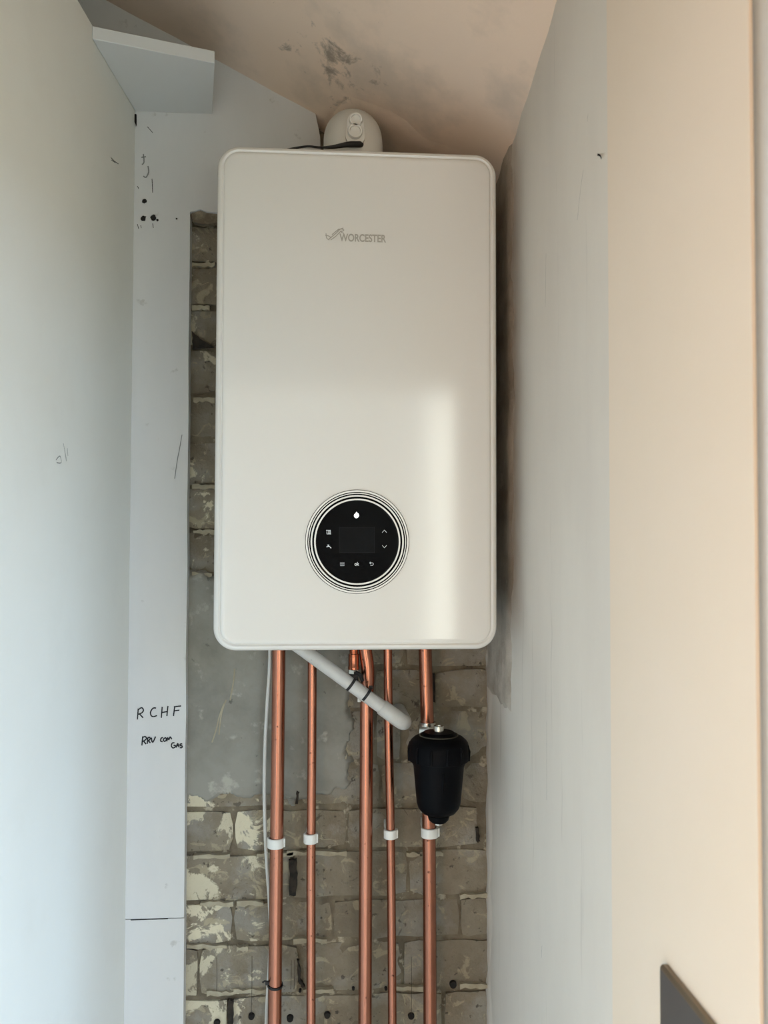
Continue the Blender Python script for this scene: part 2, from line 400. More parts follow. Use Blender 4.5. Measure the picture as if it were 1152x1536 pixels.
# drilled holes and slots, flat dark pieces with the shade inside put into colour
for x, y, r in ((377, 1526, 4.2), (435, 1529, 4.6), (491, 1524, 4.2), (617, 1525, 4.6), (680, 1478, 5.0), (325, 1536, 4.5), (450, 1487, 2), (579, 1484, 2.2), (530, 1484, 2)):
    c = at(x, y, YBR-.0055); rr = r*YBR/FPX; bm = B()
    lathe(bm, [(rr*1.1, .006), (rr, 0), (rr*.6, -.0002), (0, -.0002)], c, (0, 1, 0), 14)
    obj('drill_hole_disc', bm, M['hole'], wall_back)
def rough_poly(pts, jit=.9, sub=5):
    out = []; n = len(pts)
    for i in range(n):
        a, b = pts[i], pts[(i+1) % n]
        for k in range(sub): out.append((a[0]+(b[0]-a[0])*k/sub+random.uniform(-jit, jit), a[1]+(b[1]-a[1])*k/sub+random.uniform(-jit, jit)))
    return out
for pts in (((434, 1290), (445, 1289), (446, 1318), (444, 1344), (434, 1343)), ((342, 1500), (349, 1502), (350, 1530), (347, 1560), (340, 1560)), ((714, 1242), (719, 1243), (720, 1262), (715, 1264)),
            ((288, 497), (300, 508), (320, 520), (289, 523)), ((445, 1186), (449, 1188), (447, 1206), (443, 1206)), ((649, 1010), (653, 1011), (653, 1055), (649, 1052)), ((446, 1440), (449, 1441), (451, 1470), (458, 1482), (453, 1481), (447, 1472))):
    bm = B(); prism(bm, [at(x, y, YBR-.0062) for x, y in rough_poly(pts)], (0, .008, 0)); obj('mortar_void', bm, M['void'], wall_back)
for (x0, y0, x1, y1) in ((325, 1436, 325, 1487), (378, 1434, 377, 1521), (617, 1435, 617, 1520), (437, 1440, 436, 1484), (442, 1440, 441, 1484)):
    bm = B(); ribbon(bm, [at(x0, y0, YBR-.006), at((x0+x1)/2+.5, (y0+y1)/2, YBR-.006), at(x1, y1, YBR-.006)], (0, 1, 0), .0008); obj('pencil_line', bm, M['pencil_line'], wall_back)

# plasterboards left of and above the brick chase
zsplit = at(235, 1378, YB).z
zb = at(300, 318, YB).z
def board_poly(pts, back=.0235):
    return prism(B(), [(x, YB, z) for x, z in pts], (0, back, 0))
xe_t, xe_b = at(285, 320, YB).x, at(275, 1500, YB).x
def xe(z): t = (z-at(275, 1500, YB).z)/(zb-at(275, 1500, YB).z); return xe_b+(xe_t-xe_b)*t
XT = at(483, 200, YB).x
up = [(-1.05, zsplit+.0006), (xe(zsplit), zsplit+.0006)]
random.seed(9)
for k in range(1, 14):
    z = zsplit+(zb-zsplit)*k/14; up.append((xe(z)+random.uniform(-.0008, .0008), z))
up += [(xe_t, zb), (at(292, 316, YB).x, zb+.002), (at(300, 314, YB).x, zb+.005), (at(310, 317, YB).x, zb+.001), (at(322, 319, YB).x, zb), (XT-.004, zb-.001)]
for z in (.57, .60, .63, .66, .69): up.append((XT+random.uniform(-.004, .004), EYE+z))
up += [(XT-.012, ceil_z(XT-.012, YB)+.004), (-1.05, ceil_z(-1.05, YB)+.004)]
pb = tag(obj('plasterboard', board_poly(up), M['board'], wall_back, smooth=20), 'tall white plasterboard left of and above the bricks')
lo = [(-1.05, 0), (xe(0), 0), (xe(zsplit)+.0004, zsplit-.0006), (-1.05, zsplit-.0006)]
pl = tag(obj('plasterboard', board_poly(lo), M['board'], wall_back, smooth=20), 'lower white plasterboard under the joint line')
bm = B(); ribbon(bm, [at(196, 1380, YB-.0006), at(225, 1379, YB-.0006), at(252, 1378, YB-.0006)], (0, 1, 0), .0016); obj('board_joint', bm, M['hole'], pl)
# marker handwriting on the board (crop coordinates: 3.84 per photo pixel from 180, 960)
def cw(pts): return [at(180+x/3.84, 960+y/3.84, YB-.0007) for x, y in pts]
def writing(name, strokes, wd, label):
    bm = B()
    for s in strokes: ribbon(bm, smooth_path(cw(s), 4) if len(s) > 2 else cw(s), (0, 1, 0), wd)
    tag(obj(name, bm, M['ink'], pb), label)
writing('handwriting', [[(105, 395), (100, 458)], [(104, 402), (125, 390), (135, 405), (125, 420), (104, 428)], [(112, 426), (133, 448)],
    [(208, 392), (190, 393), (176, 415), (180, 436), (195, 441), (213, 435)], [(243, 385), (238, 448)], [(276, 380), (270, 438)], [(240, 418), (273, 412)],
    [(315, 385), (308, 438)], [(310, 385), (352, 380)], [(312, 408), (342, 404)]], .0021, 'black marker letters R C H F')
writing('handwriting', [[(131, 555), (126, 608)], [(130, 562), (145, 556), (152, 568), (140, 580), (130, 584)], [(136, 582), (150, 600)],
    [(160, 562), (157, 598)], [(159, 566), (169, 560), (174, 568), (168, 577), (160, 580)], [(164, 580), (175, 594)], [(180, 562), (188, 590), (205, 556)],
    [(247, 562), (237, 566), (234, 582), (246, 585)], [(256, 564), (250, 576), (258, 584), (267, 574), (263, 564), (256, 564)], [(270, 584), (274, 562), (281, 575), (289, 558), (298, 572)],
    [(314, 592), (301, 594), (296, 610), (305, 622), (318, 616), (318, 607), (308, 608)], [(324, 620), (332, 596), (340, 618)], [(326, 610), (340, 607)], [(359, 598), (347, 600), (347, 608), (358, 611), (356, 620), (344, 620)]], .0022, 'smaller black marker notes under the letters')
def pen(name, strokes, par, mat, wd, Y=YB-.0007):
    bm = B()
    for s in strokes: ribbon(bm, smooth_path([at(x, y, Y) for x, y in s], 3) if len(s) > 2 else [at(x, y, Y) for x, y in s], (0, 1, 0), wd)
    return obj(name, bm, mat, par)
tag(pen('pencil_mark', [[(212, 236), (219, 235)], [(215, 231), (216, 243), (213, 247)], [(222, 249), (223, 258), (219, 266), (215, 264)]], pb, M['pencil'], .0022), 'faint grey scribble near the top')
pen('scratch', [[(228, 268), (229, 289)], [(221, 190), (229, 199)], [(206, 279), (208, 283)], [(206, 336), (208, 343)], [(229, 335), (230, 342)], [(211, 338), (212, 342)]], pb, M['hole'], .001)
pen('scratch', [[(273, 652), (269, 675), (266, 690), (262, 718)]], pb, M['pencil'], .0012)
for x, y, r in ((216.5, 301.5, 3.6), (215, 327, 4.6), (230, 326.5, 4.4), (236, 330, 2), (265, 328, 1.3)):
    c = at(x, y, YB-.0008); rr = r*YB/FPX; bm = B(); u, v = Vector((1, 0, 0)), Vector((0, 0, 1)); random.seed(int(x))
    ring = [bm.verts.new(c+(u*math.cos(k*.5236)+v*math.sin(k*.5236))*rr*random.uniform(.7, 1.15)) for k in range(12)]
    cen = bm.verts.new(c+Vector((0, .0006, 0)))
    for k in range(12): bm.faces.new((ring[k], ring[(k+1) % 12], cen))
    obj('screw_hole', bm, M['hole'], pb)
# crumbling edge where the chase was cut at its top
random.seed(4); bm = B()
pts = [(286, 322), (290, 317), (300, 315), (306, 314), (312, 317), (322, 319), (330, 320), (330, 332), (318, 335), (304, 336), (290, 333)]
prism(bm, [at(x, y, YB+.006) for x, y in pts], (0, .014, 0)); obj('broken_plaster', bm, M['board_edge'], wall_back)

# left partition
ZW = EYE+.742
def lx(y): return -.318-.08*(YB-y)            # the partition splays slightly outwards
def left_wall():
    bm = B()
    return prism(bm, [(lx(-.1), -.1, 0), (lx(YB), YB-.0005, 0), (lx(YB)-.10, YB-.0005, 0), (lx(-.1)-.10, -.1, 0)], (0, 0, ZW))
wall_left = structure('wall_left', left_wall(), M['wall_cream'])
def onx(X): return lambda p: atx(p[0], p[1], X)
def fl(p):
    d = ray(p[0], p[1]); k = -.318-.08*YB+.0006; q = d*(k/(d.x-.08*d.y)); q.z += EYE; return q
bm = B()
for s in ([(166, 236), (172, 242), (178, 246)], [(167, 240), (173, 244)]): ribbon(bm, [fl(p) for p in s], (1, 0, 0), .001)
obj('scratch', bm, M['hole'], wall_left)
bm = B()
for s in ([(84, 690), (90, 684), (92, 694), (85, 694)], [(95, 665), (98, 680), (100, 692)], [(101, 672), (102, 684)]): ribbon(bm, smooth_path([fl(p) for p in s], 3), (1, 0, 0), .0012)
tag(obj('pencil_mark', bm, M['pencil'], wall_left), 'faint pencil scribble')
bm = B(); prism(bm, [at(196, 171, YB-.004), at(204.5, 171, YB-.004), at(204.5, 189, YB-.004)], (0, .003, 0)); obj('dark_corner_gap', bm, M['dark'], wall_left)  # dark wedge, the shade of a corner gap put into its colour

# right wall: grey plaster at the back, magnolia plaster in front of the joint at x = 915
ZT = EYE+1.3
def right_wall():
    bm = B(); random.seed(12); nz, ny = 60, 14; V = {}
    y0, y1 = .850, YBR+.03
    for j in range(nz+1):
        for i in range(ny+1):
            y = y0+(y1-y0)*i/ny; z = 2.6*j/nz
            V[i, j] = bm.verts.new((XR+(random.uniform(-.0012, .0012) if 0 < i else 0), y, z))
    for j in range(nz):
        for i in range(ny): bm.faces.new((V[i, j], V[i+1, j], V[i+1, j+1], V[i, j+1]))
    for s, e in ((0, 0), (ny, ny)):
        pass
    box(bm, (XR+.004, .86, 0), (.76, 1.72, 2.6))
    return bm
wall_right = structure('wall_right', right_wall(), M['wall_grey'], smooth=60)
bm = B(); box(bm, (XR-.0015, .559, 0), (1.05, .8505, 2.75))
tag(obj('near_plaster', bm, M['wall_magnolia'], wall_right), 'warm cream smoother plaster nearest the viewer')
fr = onx(XR-.0026)
bm = B(); ribbon(bm, smooth_path([fr(p) for p in ((896, 232), (900, 233), (902, 238))], 3), (1, 0, 0), .0022); obj('scratch', bm, M['hole'], wall_right)
bm = B()
for s in ([(882, 172), (881, 182)], [(875, 255), (872, 275), (869, 300), (866, 330)], [(813, 1418), (812, 1437)], [(820, 1080), (820, 1200)], [(819, 380), (818, 460)]): ribbon(bm, [fr(p) for p in s], (1, 0, 0), .0006)
obj('hairline_crack', bm, M['pencil'], wall_right)
def bare_band():
    bm = B(); ny, nz = 14, 70; V = {}; zl = EYE-.262; zh = EYE+.62
    for j in range(nz+1):
        for i in range(ny+1):
            z = zl+(zh-zl)*j/nz; edge = 1.292+.022*max(0, min(1, (EYE-.05-z)/.1))+.016*mnoise.noise(Vector((0, z*9, 1)))+.012*mnoise.noise(Vector((0, z*40, 5)))
            y = edge+(YBR+.01-edge)*i/ny
            x = XR-.0045+.0022*mnoise.noise(Vector((y*30, z*14, 2)))+(.006 if i == 0 or j == 0 else 0)
            V[i, j] = bm.verts.new((x, y, z-(.01*mnoise.noise(Vector((y*40, 0, 9))) if j == 0 else 0)))
    for j in range(nz):
        for i in range(ny): bm.faces.new((V[i, j], V[i+1, j], V[i+1, j+1], V[i, j+1]))
    return bm
tag(obj('bare_plaster', bare_band(), M['bare_plaster'], wall_right, smooth=60), 'unpainted rough plaster beside the boiler')
# ragged plaster arris in the back right corner
random.seed(15); bm = B(); prev = None
for k in range(61):
    z = .65+1.45*k/60; a = random.uniform(.001, .005); b = random.uniform(.004, .016)
    cur = [bm.verts.new((XR+.003, YBR-.03-b, z)), bm.verts.new((XR-a*.5, YBR-.012, z)), bm.verts.new((XR-a-.001, YBR+.004, z)), bm.verts.new((XR-.001, YBR+.012, z))]
    if prev:
        for q in range(3): bm.faces.new((prev[q], prev[q+1], cur[q+1], cur[q]))
    prev = cur
tag(obj('plaster_arris', bm, M['wall_grey'], wall_right, smooth=60), 'ragged plaster edge against the bricks')

# the rest of the house behind the viewer: doorway, room, window sized for daylight
HZ = EYE+.46
bm = B(); box(bm, (-1.8, -.22, 0), (XL-.13, -.1, 5.0)); box(bm, (1.05, -.22, 0), (3.0, -.1, 5.0)); box(bm, (XL-.13, -.22, HZ), (1.05, -.1, 5.0))
structure('wall_front', bm, M['room'])
structure('wall_side', box(B(), (1.05, -.1, 0), (1.13, .5585, 5.0)), M['room'])
structure('wall_outer', box(B(), (-1.12, -.1, 0), (-1.05, 1.48, 5.0)), M['room'])
bm = B(); box(bm, (-1.85, -1.75, 0), (.44, -1.63, 5.0)); box(bm, (2.66, -1.75, 0), (3.0, -1.63, 5.0)); box(bm, (0.44, -1.75, 4.92), (2.66, -1.63, 5.0))
structure('wall_rear', bm, M['room'])
bm = B(); box(bm, (-1.85, -1.63, 0), (-1.75, -.22, 5.0)); structure('wall_west', bm, M['room'])
bm = B(); box(bm, (2.95, -1.63, 0), (3.05, -.22, 5.0)); structure('wall_east', bm, M['room'])
bm = B(); box(bm, (-1.85, -1.75, 5.0), (3.05, -.10, 5.06)); structure('trim_1', bm, M['room'])
bm = B(); box(bm, (.44, -1.70, 0), (.50, -1.64, 4.92)); box(bm, (2.60, -1.70, 0), (2.66, -1.64, 4.92)); box(bm, (.50, -1.70, 4.86), (2.60, -1.64, 4.92)); box(bm, (.50, -1.70, 0), (2.60, -1.64, .30)); box(bm, (.50, -1.70, 2.2), (2.60, -1.64, 2.24))
win = structure('window_1', bm, M['frame'])
obj('pane', box(B(), (.50, -1.673, .30), (2.60, -1.667, 2.20)), M['glass'], win)
obj('pane', box(B(), (.50, -1.673, 2.24), (2.60, -1.667, 4.86)), M['glass'], win)
# door lining added on the right wall's end, colour darkened to dim its light
bm = B(); box(bm, (XR-.001, .547, 0), (1.05, .5585, HZ+1.2), .005, 3)
structure('trim_2', bm, M['lining'])

# ------------------------------------------------------------------ boiler
X0, X1, Z0, Z1 = -.1507, .2493, EYE-.1544, EYE+.5588
XC, ZC = (X0+X1)/2, (Z0+Z1)/2
def rrect(x0, x1, z0, z1, r, n=10):
    out = []
    for cx, cz, a0 in ((x1-r, z1-r, 0), (x0+r, z1-r, 90), (x0+r, z0+r, 180), (x1-r, z0+r, 270)):
        for k in range(n+1):
            a = math.radians(a0+90*k/n); out.append((cx+r*math.cos(a), cz+r*math.sin(a)))
    return out
def loft(bm, prof, x0, x1, z0, z1, R, capf=True, capb=True, n=10):
    rings = []
    for ins, y in prof:
        rings.append([bm.verts.new((x, y, z)) for x, z in rrect(x0+ins, x1-ins, z0+ins, z1-ins, max(R-ins, .0008), n)])
    m_ = len(rings[0])
    for a, b in zip(rings, rings[1:]):
        for k in range(m_): bm.faces.new((a[k], a[(k+1) % m_], b[(k+1) % m_], b[k]))
    if capf: bm.faces.new(rings[-1])
    if capb: bm.faces.new(rings[0])
    return bm
boiler = thing('boiler', (XC, YBR-.004, Z0), 'tall white wall hung combi boiler with rounded corners and a round black display', 'boiler')
bm = loft(B(), [(.004, YBR-.006), (.004, YF+.036)], X0, X1, Z0+.004, Z1-.004, .030)
obj('casing', bm, M['boiler_side'], boiler)
prof = [(.0, YF+.036), (0, YF+.010), (.0006, YF+.006), (.0022, YF+.0028), (.0045, YF+.0009), (.0068, YF+.0004), (.0082, YF+.0012), (.0090, YF+.0022), (.0098, YF+.0022), (.0108, YF+.0008), (.0125, YF+.0001), (.016, YF)]
fp = tag(obj('front_panel', loft(B(), prof, X0, X1, Z0, Z1, .032, n=14), M['boiler'], boiler, smooth=40), 'glossy white front panel with a grooved rounded border')
bm = B(); lathe(bm, [(.012, 0), (.011, -.006), (0, -.007)], (at(386, 975, 1.28).x, 1.30, Z0+.004), (0, 0, 1), 20); obj('underside_cap', bm, M['boiler_side'], boiler)
def onp(x, y, dy=.0): return at(x, y, YF-dy)
# embossed logo and name
p0 = onp(509, 361.5); k_ = YF/FPX
bm = text_bm('WORCESTER', 1, lambda u, v: Vector((u, 0, v)), .03)
mx = max(v.co.x for v in bm.verts); mn = min(v.co.x for v in bm.verts); mh = max(v.co.z for v in bm.verts)
for v in bm.verts: v.co = Vector((p0.x+(v.co.x-mn)/(mx-mn)*71*k_, YF-.0003, p0.z+v.co.z/mh*11.5*k_))
obj('name_lettering', bm, M['logo'], fp)
bm = B()
for s in ([(489, 350), (490, 357), (494, 360)], [(488, 353), (493, 354), (497, 357)], [(493, 359), (499, 354), (505, 349), (510, 344), (515, 342)], [(496, 360), (503, 355), (508, 350), (512, 346)], [(511, 343), (516, 345), (512, 348), (516, 350)], [(498, 352), (504, 347), (509, 343)]):
    ribbon(bm, smooth_path([onp(x, y, .0003) for x, y in s], 4), (0, 1, 0), .0013)
tag(obj('emblem', bm, M['logo'], fp), 'small grey winged emblem left of the lettering')
# round control display
cc = onp(536, 812.5); kk = YF/FPX
ctrl = tag(obj('control_display', lathe(B(), [(77.9*kk, -.0003), (77.9*kk, -.0013), (77.5*kk, -.0016), (63.4*kk, -.0016), (62.5*kk, -.0020), (62.2*kk, -.0021), (60*kk, -.0021), (0, -.0021)], cc, (0, 1, 0), 96), M['glass_black'], boiler), 'round black glass display with white rings')
for ri, ro in ((62.2, 64.6), (67.5, 69.9), (71.9, 73.2), (74.6, 77.2)):
    obj('trim_ring', lathe(B(), [(ri*kk, -.0015), (ri*kk, -.0022), (ro*kk, -.0022), (ro*kk, -.0015)], cc, (0, 1, 0), 96, closed=True), M['ring'], ctrl)
def cp(x, y, d=.0024): return at(440+x/5.76, 710+y/5.76, YF-d)
bm = B(); prism(bm, [cp(398, 470), cp(700, 468), cp(700, 682), cp(398, 684)], (0, .0004, 0)); obj('screen', bm, M['screen'], ctrl)
bm = B()
for a, b in (((398, 462), (398, 690)), ((398, 470), (705, 468)), ((700, 462), (700, 690)), ((398, 684), (705, 682))): ribbon(bm, [cp(*a, .0026), cp(*b, .0026)], (0, 1, 0), .0006)
obj('screen_outline', bm, M['screen_edge'], ctrl)
def icon(name, strokes, wd=.0006, mat='icon', fills=()):
    bm = B()
    for s in strokes: ribbon(bm, [cp(*p, .0026) for p in s], (0, 1, 0), wd)
    for f in fills: bm.faces.new([bm.verts.new(cp(*p, .0026)) for p in f])
    obj(name, bm, M[mat], ctrl)
icon('flame_icon', (), mat='flame', fills=([(545, 332), (552, 342), (563, 350), (567, 364), (562, 378), (550, 386), (538, 386), (527, 376), (524, 362), (530, 350), (536, 352)],))
icon('radiator_icon', [[(290, 496), (290, 524)], [(302, 494), (302, 524)], [(314, 494), (314, 524)], [(284, 492), (322, 492)], [(290, 524), (326, 524)], [(320, 492), (322, 526)]])
icon('tap_icon', [[(286, 636), (308, 630), (322, 640), (326, 648)], [(300, 632), (302, 620)], [(294, 620), (310, 620)]], .001)
icon('up_icon', [[(768, 512), (787, 490), (806, 512)]])
icon('down_icon', [[(768, 622), (787, 644), (806, 622)]])
icon('menu_icon', [[(404, 772), (442, 772)], [(404, 781), (442, 781)], [(404, 790), (442, 790)], [(404, 798), (442, 798)]], .0006, 'icon_dim')
icon('back_icon', [[(660, 774), (686, 774), (692, 784), (686, 795), (666, 795)], [(668, 766), (659, 774), (668, 783)]])
bm = text_bm('ok', 1, lambda u, v: Vector((u, 0, v)), .01); mx = max(v.co.x for v in bm.verts); mn = min(v.co.x for v in bm.verts); mh = max(v.co.z for v in bm.verts)
p0 = cp(530, 797, .0026)
for v in bm.verts: v.co = Vector((p0.x+(v.co.x-mn)/(mx-mn)*38/5.76*kk, p0.y, p0.z+v.co.z/mh*30/5.76*kk))
obj('ok_lettering', bm, M['icon'], ctrl)

# ------------------------------------------------------------------ flue elbow on top of the boiler
YE = 1.335; fx = at(530, 200, YE).x; ztop = at(530, 165, YE+.030).z; rf = 45*YE/FPX
zc_ = ztop-rf
flue = thing('flue_elbow', (fx, YE, Z1), 'white plastic flue elbow on top of the boiler turning into the wall', 'flue')
bz = .047; pts = [(fx, YE, Z1-.004), (fx, YE, zc_-bz)]
for k in range(1, 13):
    a = math.pi/2*k/12; pts.append((fx, YE+bz*(1-math.cos(a)), zc_-bz+bz*math.sin(a)))
pts.append((fx, YBR+.005, zc_))
obj('elbow', tube(B(), pts, rf, 48), M['flue'], flue, smooth=50)
obj('base_collar', lathe(B(), [(rf+.001, -.001), (rf+.008, -.001), (rf+.008, .010), (rf+.006, .013), (rf+.001, .014)], (fx, YE, Z1), (0, 0, 1), 48, closed=True), M['flue'], flue)
# twin flue-gas test caps on the front of the elbow
b = at(533, 192, YE-rf-.003); s_ = (YE-rf)/FPX*1.08
bm = B(); n = 10; st = []
for k in range(n+1): a = math.pi*k/n; st.append((b.x+11*s_*math.cos(a), b.z+10*s_+11*s_*math.sin(a)))
for k in range(n+1): a = math.pi+math.pi*k/n; st.append((b.x+13.5*s_*math.cos(a), b.z-12*s_+13.5*s_*math.sin(a)))
prism(bm, [(x, b.y-.002, z) for x, z in st], (0, .030, 0)); boss = obj('test_boss', bm, M['flue'], flue)
for dz, r in ((9.5, 9.5), (-7, 10.5)):
    obj('test_cap', lathe(B(), [(r*s_, .006), (r*s_, -.005), (r*.92*s_, -.0065), (r*.72*s_, -.0065), (r*.66*s_, -.003), (0, -.003)], (b.x+(.4 if dz > 0 else -.4)*s_, b.y-.002, b.z+dz*s_), (0, 1, 0), 28), M['flue'], boss)
bm = B(); tube(bm, smooth_path([at(446, 226, 1.275), at(454, 219, 1.272), at(476, 219, 1.270), at(500, 219, 1.268), at(520, 216.5, 1.266), at(538, 216, 1.266)], 5), [.0012]*12+[.0022]*13+[.003], 10)
def cable_top():
    bm = B(); p = [(-.085, 1.30, Z1+.0015), (-.075, 1.285, Z1+.018), at(456, 220, 1.275), at(478, 221, 1.272), at(498, 220.5, 1.272), at(520, 217, 1.276), at(538, 216.5, 1.284), at(541, 216.5, YE-rf+.004)]
    q = smooth_path(p, 6); tube(bm, q, [.0016+.0030*max(0, min(1, (i-20)/12)) for i in range(len(q))], 12); return bm
bm.free()
tag(obj('black_cable', cable_top(), M['rubber'], None, origin=(-.06, 1.28, Z1)), 'short black rubber cable lying across the boiler top before the flue', 'cable')

# ------------------------------------------------------------------ pipes
YP = 1.43; BOT = Z0+.006
def pipe(pix, r, label, ztop=None, zend=0.0, name='copper_pipe'):
    pts = [at(x, y, YP) for x, y in pix]
    if ztop is not None: pts[0].z = ztop
    lo_ = pts[-1]
    if zend is not None:
        d = (pts[-1]-pts[-2]); t = (zend-lo_.z)/d.z; pts.append(Vector((lo_.x+d.x*t*.6, YP, zend)))
    o = obj(name, tube(B(), smooth_path(pts, 5), r, 24), M['copper'], None, origin=(pts[-1].x, YP, pts[-1].z), smooth=60)
    return tag(o, label, 'pipe', 'copper pipes below the boiler')
pipe([(418.5, 940), (417, 1100), (414.5, 1300), (412, 1536)], .011, 'thick copper pipe furthest left, beside the white cable', BOT)
pipe([(468.5, 940), (468, 1100), (466.5, 1300), (466.5, 1536)], .0075, 'thin copper pipe second from the left, behind the start of the white waste pipe', BOT)
pipe([(545, 940), (547.5, 972), (551.5, 1000), (551.5, 1025), (550, 1052), (549.5, 1150), (548.5, 1300), (547.5, 1536)], .011, 'thick middle copper pipe without a clip and slightly bent at its top', BOT)
pipe([(581.5, 940), (583, 1100), (586, 1260), (588.5, 1536)], .0072, 'thin copper pipe fourth from the left, passing behind the waste pipe elbow', BOT)
pipe([(637, 940), (639, 1020), (641, 1086)], .011, 'short thick copper pipe from the boiler down into the black filter', BOT, None)
pipe([(643, 1218), (644, 1300), (645, 1536)], .011, 'thick copper pipe on the far right, dropping from under the black filter')

# pipe clips: a ring closed round the pipe, on a block fixed to the bricks
def clip(px, py, r, wpx, h, label):
    c = at(px, py, YP); ro = wpx/2*YP/FPX; hh = h/2*YP/FPX
    t = thing('pipe_clip', (c.x, YBR-.004, c.z), label, 'clip', 'white plastic pipe clips')
    obj('clip_ring', lathe(B(), [(r+.0003, -hh), (ro-.0008, -hh), (ro, -hh+.0008), (ro, hh-.0008), (ro-.0008, hh), (r+.0003, hh)], c, (0, 0, 1), 32, closed=True), M['clip'], t)
    bm = B(); box(bm, (c.x-ro*.62, YP+ro-.003, c.z-hh*.95), (c.x+ro*.62, YBR-.0045, c.z+hh*.95), .001); obj('clip_base', bm, M['clip'], t)
    bm = B(); box(bm, (c.x+ro-.0015, YP-.004, c.z-hh*.9), (c.x+ro+.0016, YP+.006, c.z+hh*.9), .0006); obj('clip_catch', bm, M['clip'], t)
clip(413.5, 1263.5, .011, 25, 14, 'white plastic clip on the leftmost thick pipe, pinning the cable beside it')
clip(465.5, 1257, .0075, 20, 14, 'white plastic clip on the thin pipe second from left')
clip(585.5, 1250.5, .0072, 19.5, 13, 'small white plastic clip on the thin pipe left of the filter')
clip(644.5, 1248, .011, 26, 14, 'white plastic clip directly under the black filter')

# white cable running down beside the first pipe
wc = [(405, 960, 1.44), (404.5, 1000, 1.44), (400.5, 1060, 1.445), (397.5, 1120, 1.45), (396.5, 1180, 1.452), (397.5, 1240, 1.452), (400.5, 1300, 1.452), (404, 1350, 1.455), (406, 1400, 1.455), (404, 1450, 1.45), (401.5, 1490, 1.45), (399.5, 1536, 1.45), (396, 1640, 1.45)]
pts = [at(*p) for p in wc]; pts[0].z = BOT; pts.append(Vector((pts[-1].x-.004, 1.45, .003)))
tag(obj('white_cable', tube(B(), smooth_path(pts, 5), .0029, 12), M['cable'], None, origin=pts[-1], smooth=60), 'thin white electric cable hanging down left of the leftmost copper pipe', 'cable')

# condensate waste pipe crossing in front of the copper pipes
YC = 1.388
a = at(447, 969, YC); e = at(598, 1079, YC); d = (e-a).normalized()
waste = thing('waste_pipe', a, 'white plastic condensate waste pipe slanting down across the copper pipes', 'pipe')
st = Vector((a.x-d.x/d.z*(a.z-BOT), YC, BOT))
st = a+d*((Z0-.007-a.z)/d.z)
obj('straight_pipe', tube(B(), [st, e], .0108, 28), M['pvc'], waste, smooth=60)
el0 = at(572, 1060, YC); pts = [el0, el0+d*.001]; rs = [.0110, .0126]
c0 = e-d*.002; rr = .0135
pts += [el0+(c0-el0)*.5, c0]; rs += [.0127, .0127]
for k in range(1, 9):
    an = math.pi/2*k/8; pts.append(c0+d*rr*math.sin(an)+Vector((0, 1, 0))*rr*(1-math.cos(an))); rs.append(.0127)
pts.append(Vector((pts[-1].x, YBR+.002, pts[-1].z))); rs.append(.0127)
tag(obj('elbow', tube(B(), pts, rs, 28), M['pvc'], waste, smooth=60), 'waste elbow turning into the bricks')
def tie(c, ax, r, label, head=(1, 0, 0), wd=.0022):
    ax = Vector(ax).normalized(); c = Vector(c); t = thing('cable_tie', c, label, 'cable tie')
    obj('strap', lathe(B(), [(r, -wd), (r+.0014, -wd), (r+.0014, wd), (r, wd)], c, ax, 32, closed=True), M['rubber'], t)
    h = c+Vector(head).normalized()*(r+.002); bm = B(); box(bm, h-Vector((.0032, .0026, .0028)), h+Vector((.0032, .0026, .0028)), .0006); obj('lock_head', bm, M['rubber'], t)
    return t
tie(at(526.5, 1026, YC), d, .0109, 'black cable tie round the waste pipe, upper of two', (.7, .3, 1))
tie(at(549.5, 1041.5, YC), d, .0109, 'black cable tie round the waste pipe, lower of two', (.7, .3, 1))
c = at(409.5, 1477, YP); t = tie(at(412.6, 1477, YP), (.06, -.18, 1), .0113, 'black cable tie round the leftmost copper pipe and the cable', (-1, -.2, .35), .0018)
bm = B(); tube(bm, [at(402, 1473, YP-.006), at(397, 1471.5, YP-.009), at(393.5, 1474, YP-.010)], .0014, 8); obj('tail', bm, M['rubber'], t)

# copper elbow, brass nut, black lever and white spout behind the waste pipe
vx = at(530.5, 985, YP).x
valve = thing('isolating_valve', (vx, YP, BOT), 'bright copper stub with a black isolating valve, half hidden behind the waste pipe', 'valve')
z = lambda y: at(530, y, YP).z
obj('copper_stub', tube(B(), [(vx, YP, BOT), (vx, YP, z(1004))], .0070, 20), M['copper_bright'], valve)
obj('solder_collar', lathe(B(), [(.0066, z(980)), (.0088, z(981)), (.0088, z(999)), (.0094, z(1000)), (.0094, z(1004)), (.0066, z(1005))], (vx, YP, 0), (0, 0, 1), 24, closed=True), M['copper_bright'], valve)
obj('union_nut', lathe(B(), [(.002, z(1004)), (.0085, z(1004)), (.0085, z(1010)), (.002, z(1010))], (vx, YP, 0), (0, 0, 1), 6, closed=True), M['chrome'], valve)
bm = B(); box(bm, (vx-.007, YP-.009, z(1024)), (vx+.0075, YP+.01, z(1010)), .002); obj('valve_body', bm, M['rubber'], valve)
bm = B(); tube(bm, [at(533, 1008, YP-.014), at(541, 1013, YP-.018), at(544, 1022, YP-.02)], [.003, .004, .003], 10); tube(bm, [at(533, 1012, YP-.004), at(534, 1011, YP-.016)], .003, 8); obj('lever', bm, M['rubber'], valve)
sp = at(539, 1050, YP-.016); bm = B(); tube(bm, [(vx, YP, z(1023)), (vx+.003, YP-.008, z(1034)), (sp.x, sp.y, sp.z+.012), (sp.x, sp.y, sp.z-.003)], [.0035, .0034, .003, .003], 10); obj('white_spout', bm, M['clip'], valve)

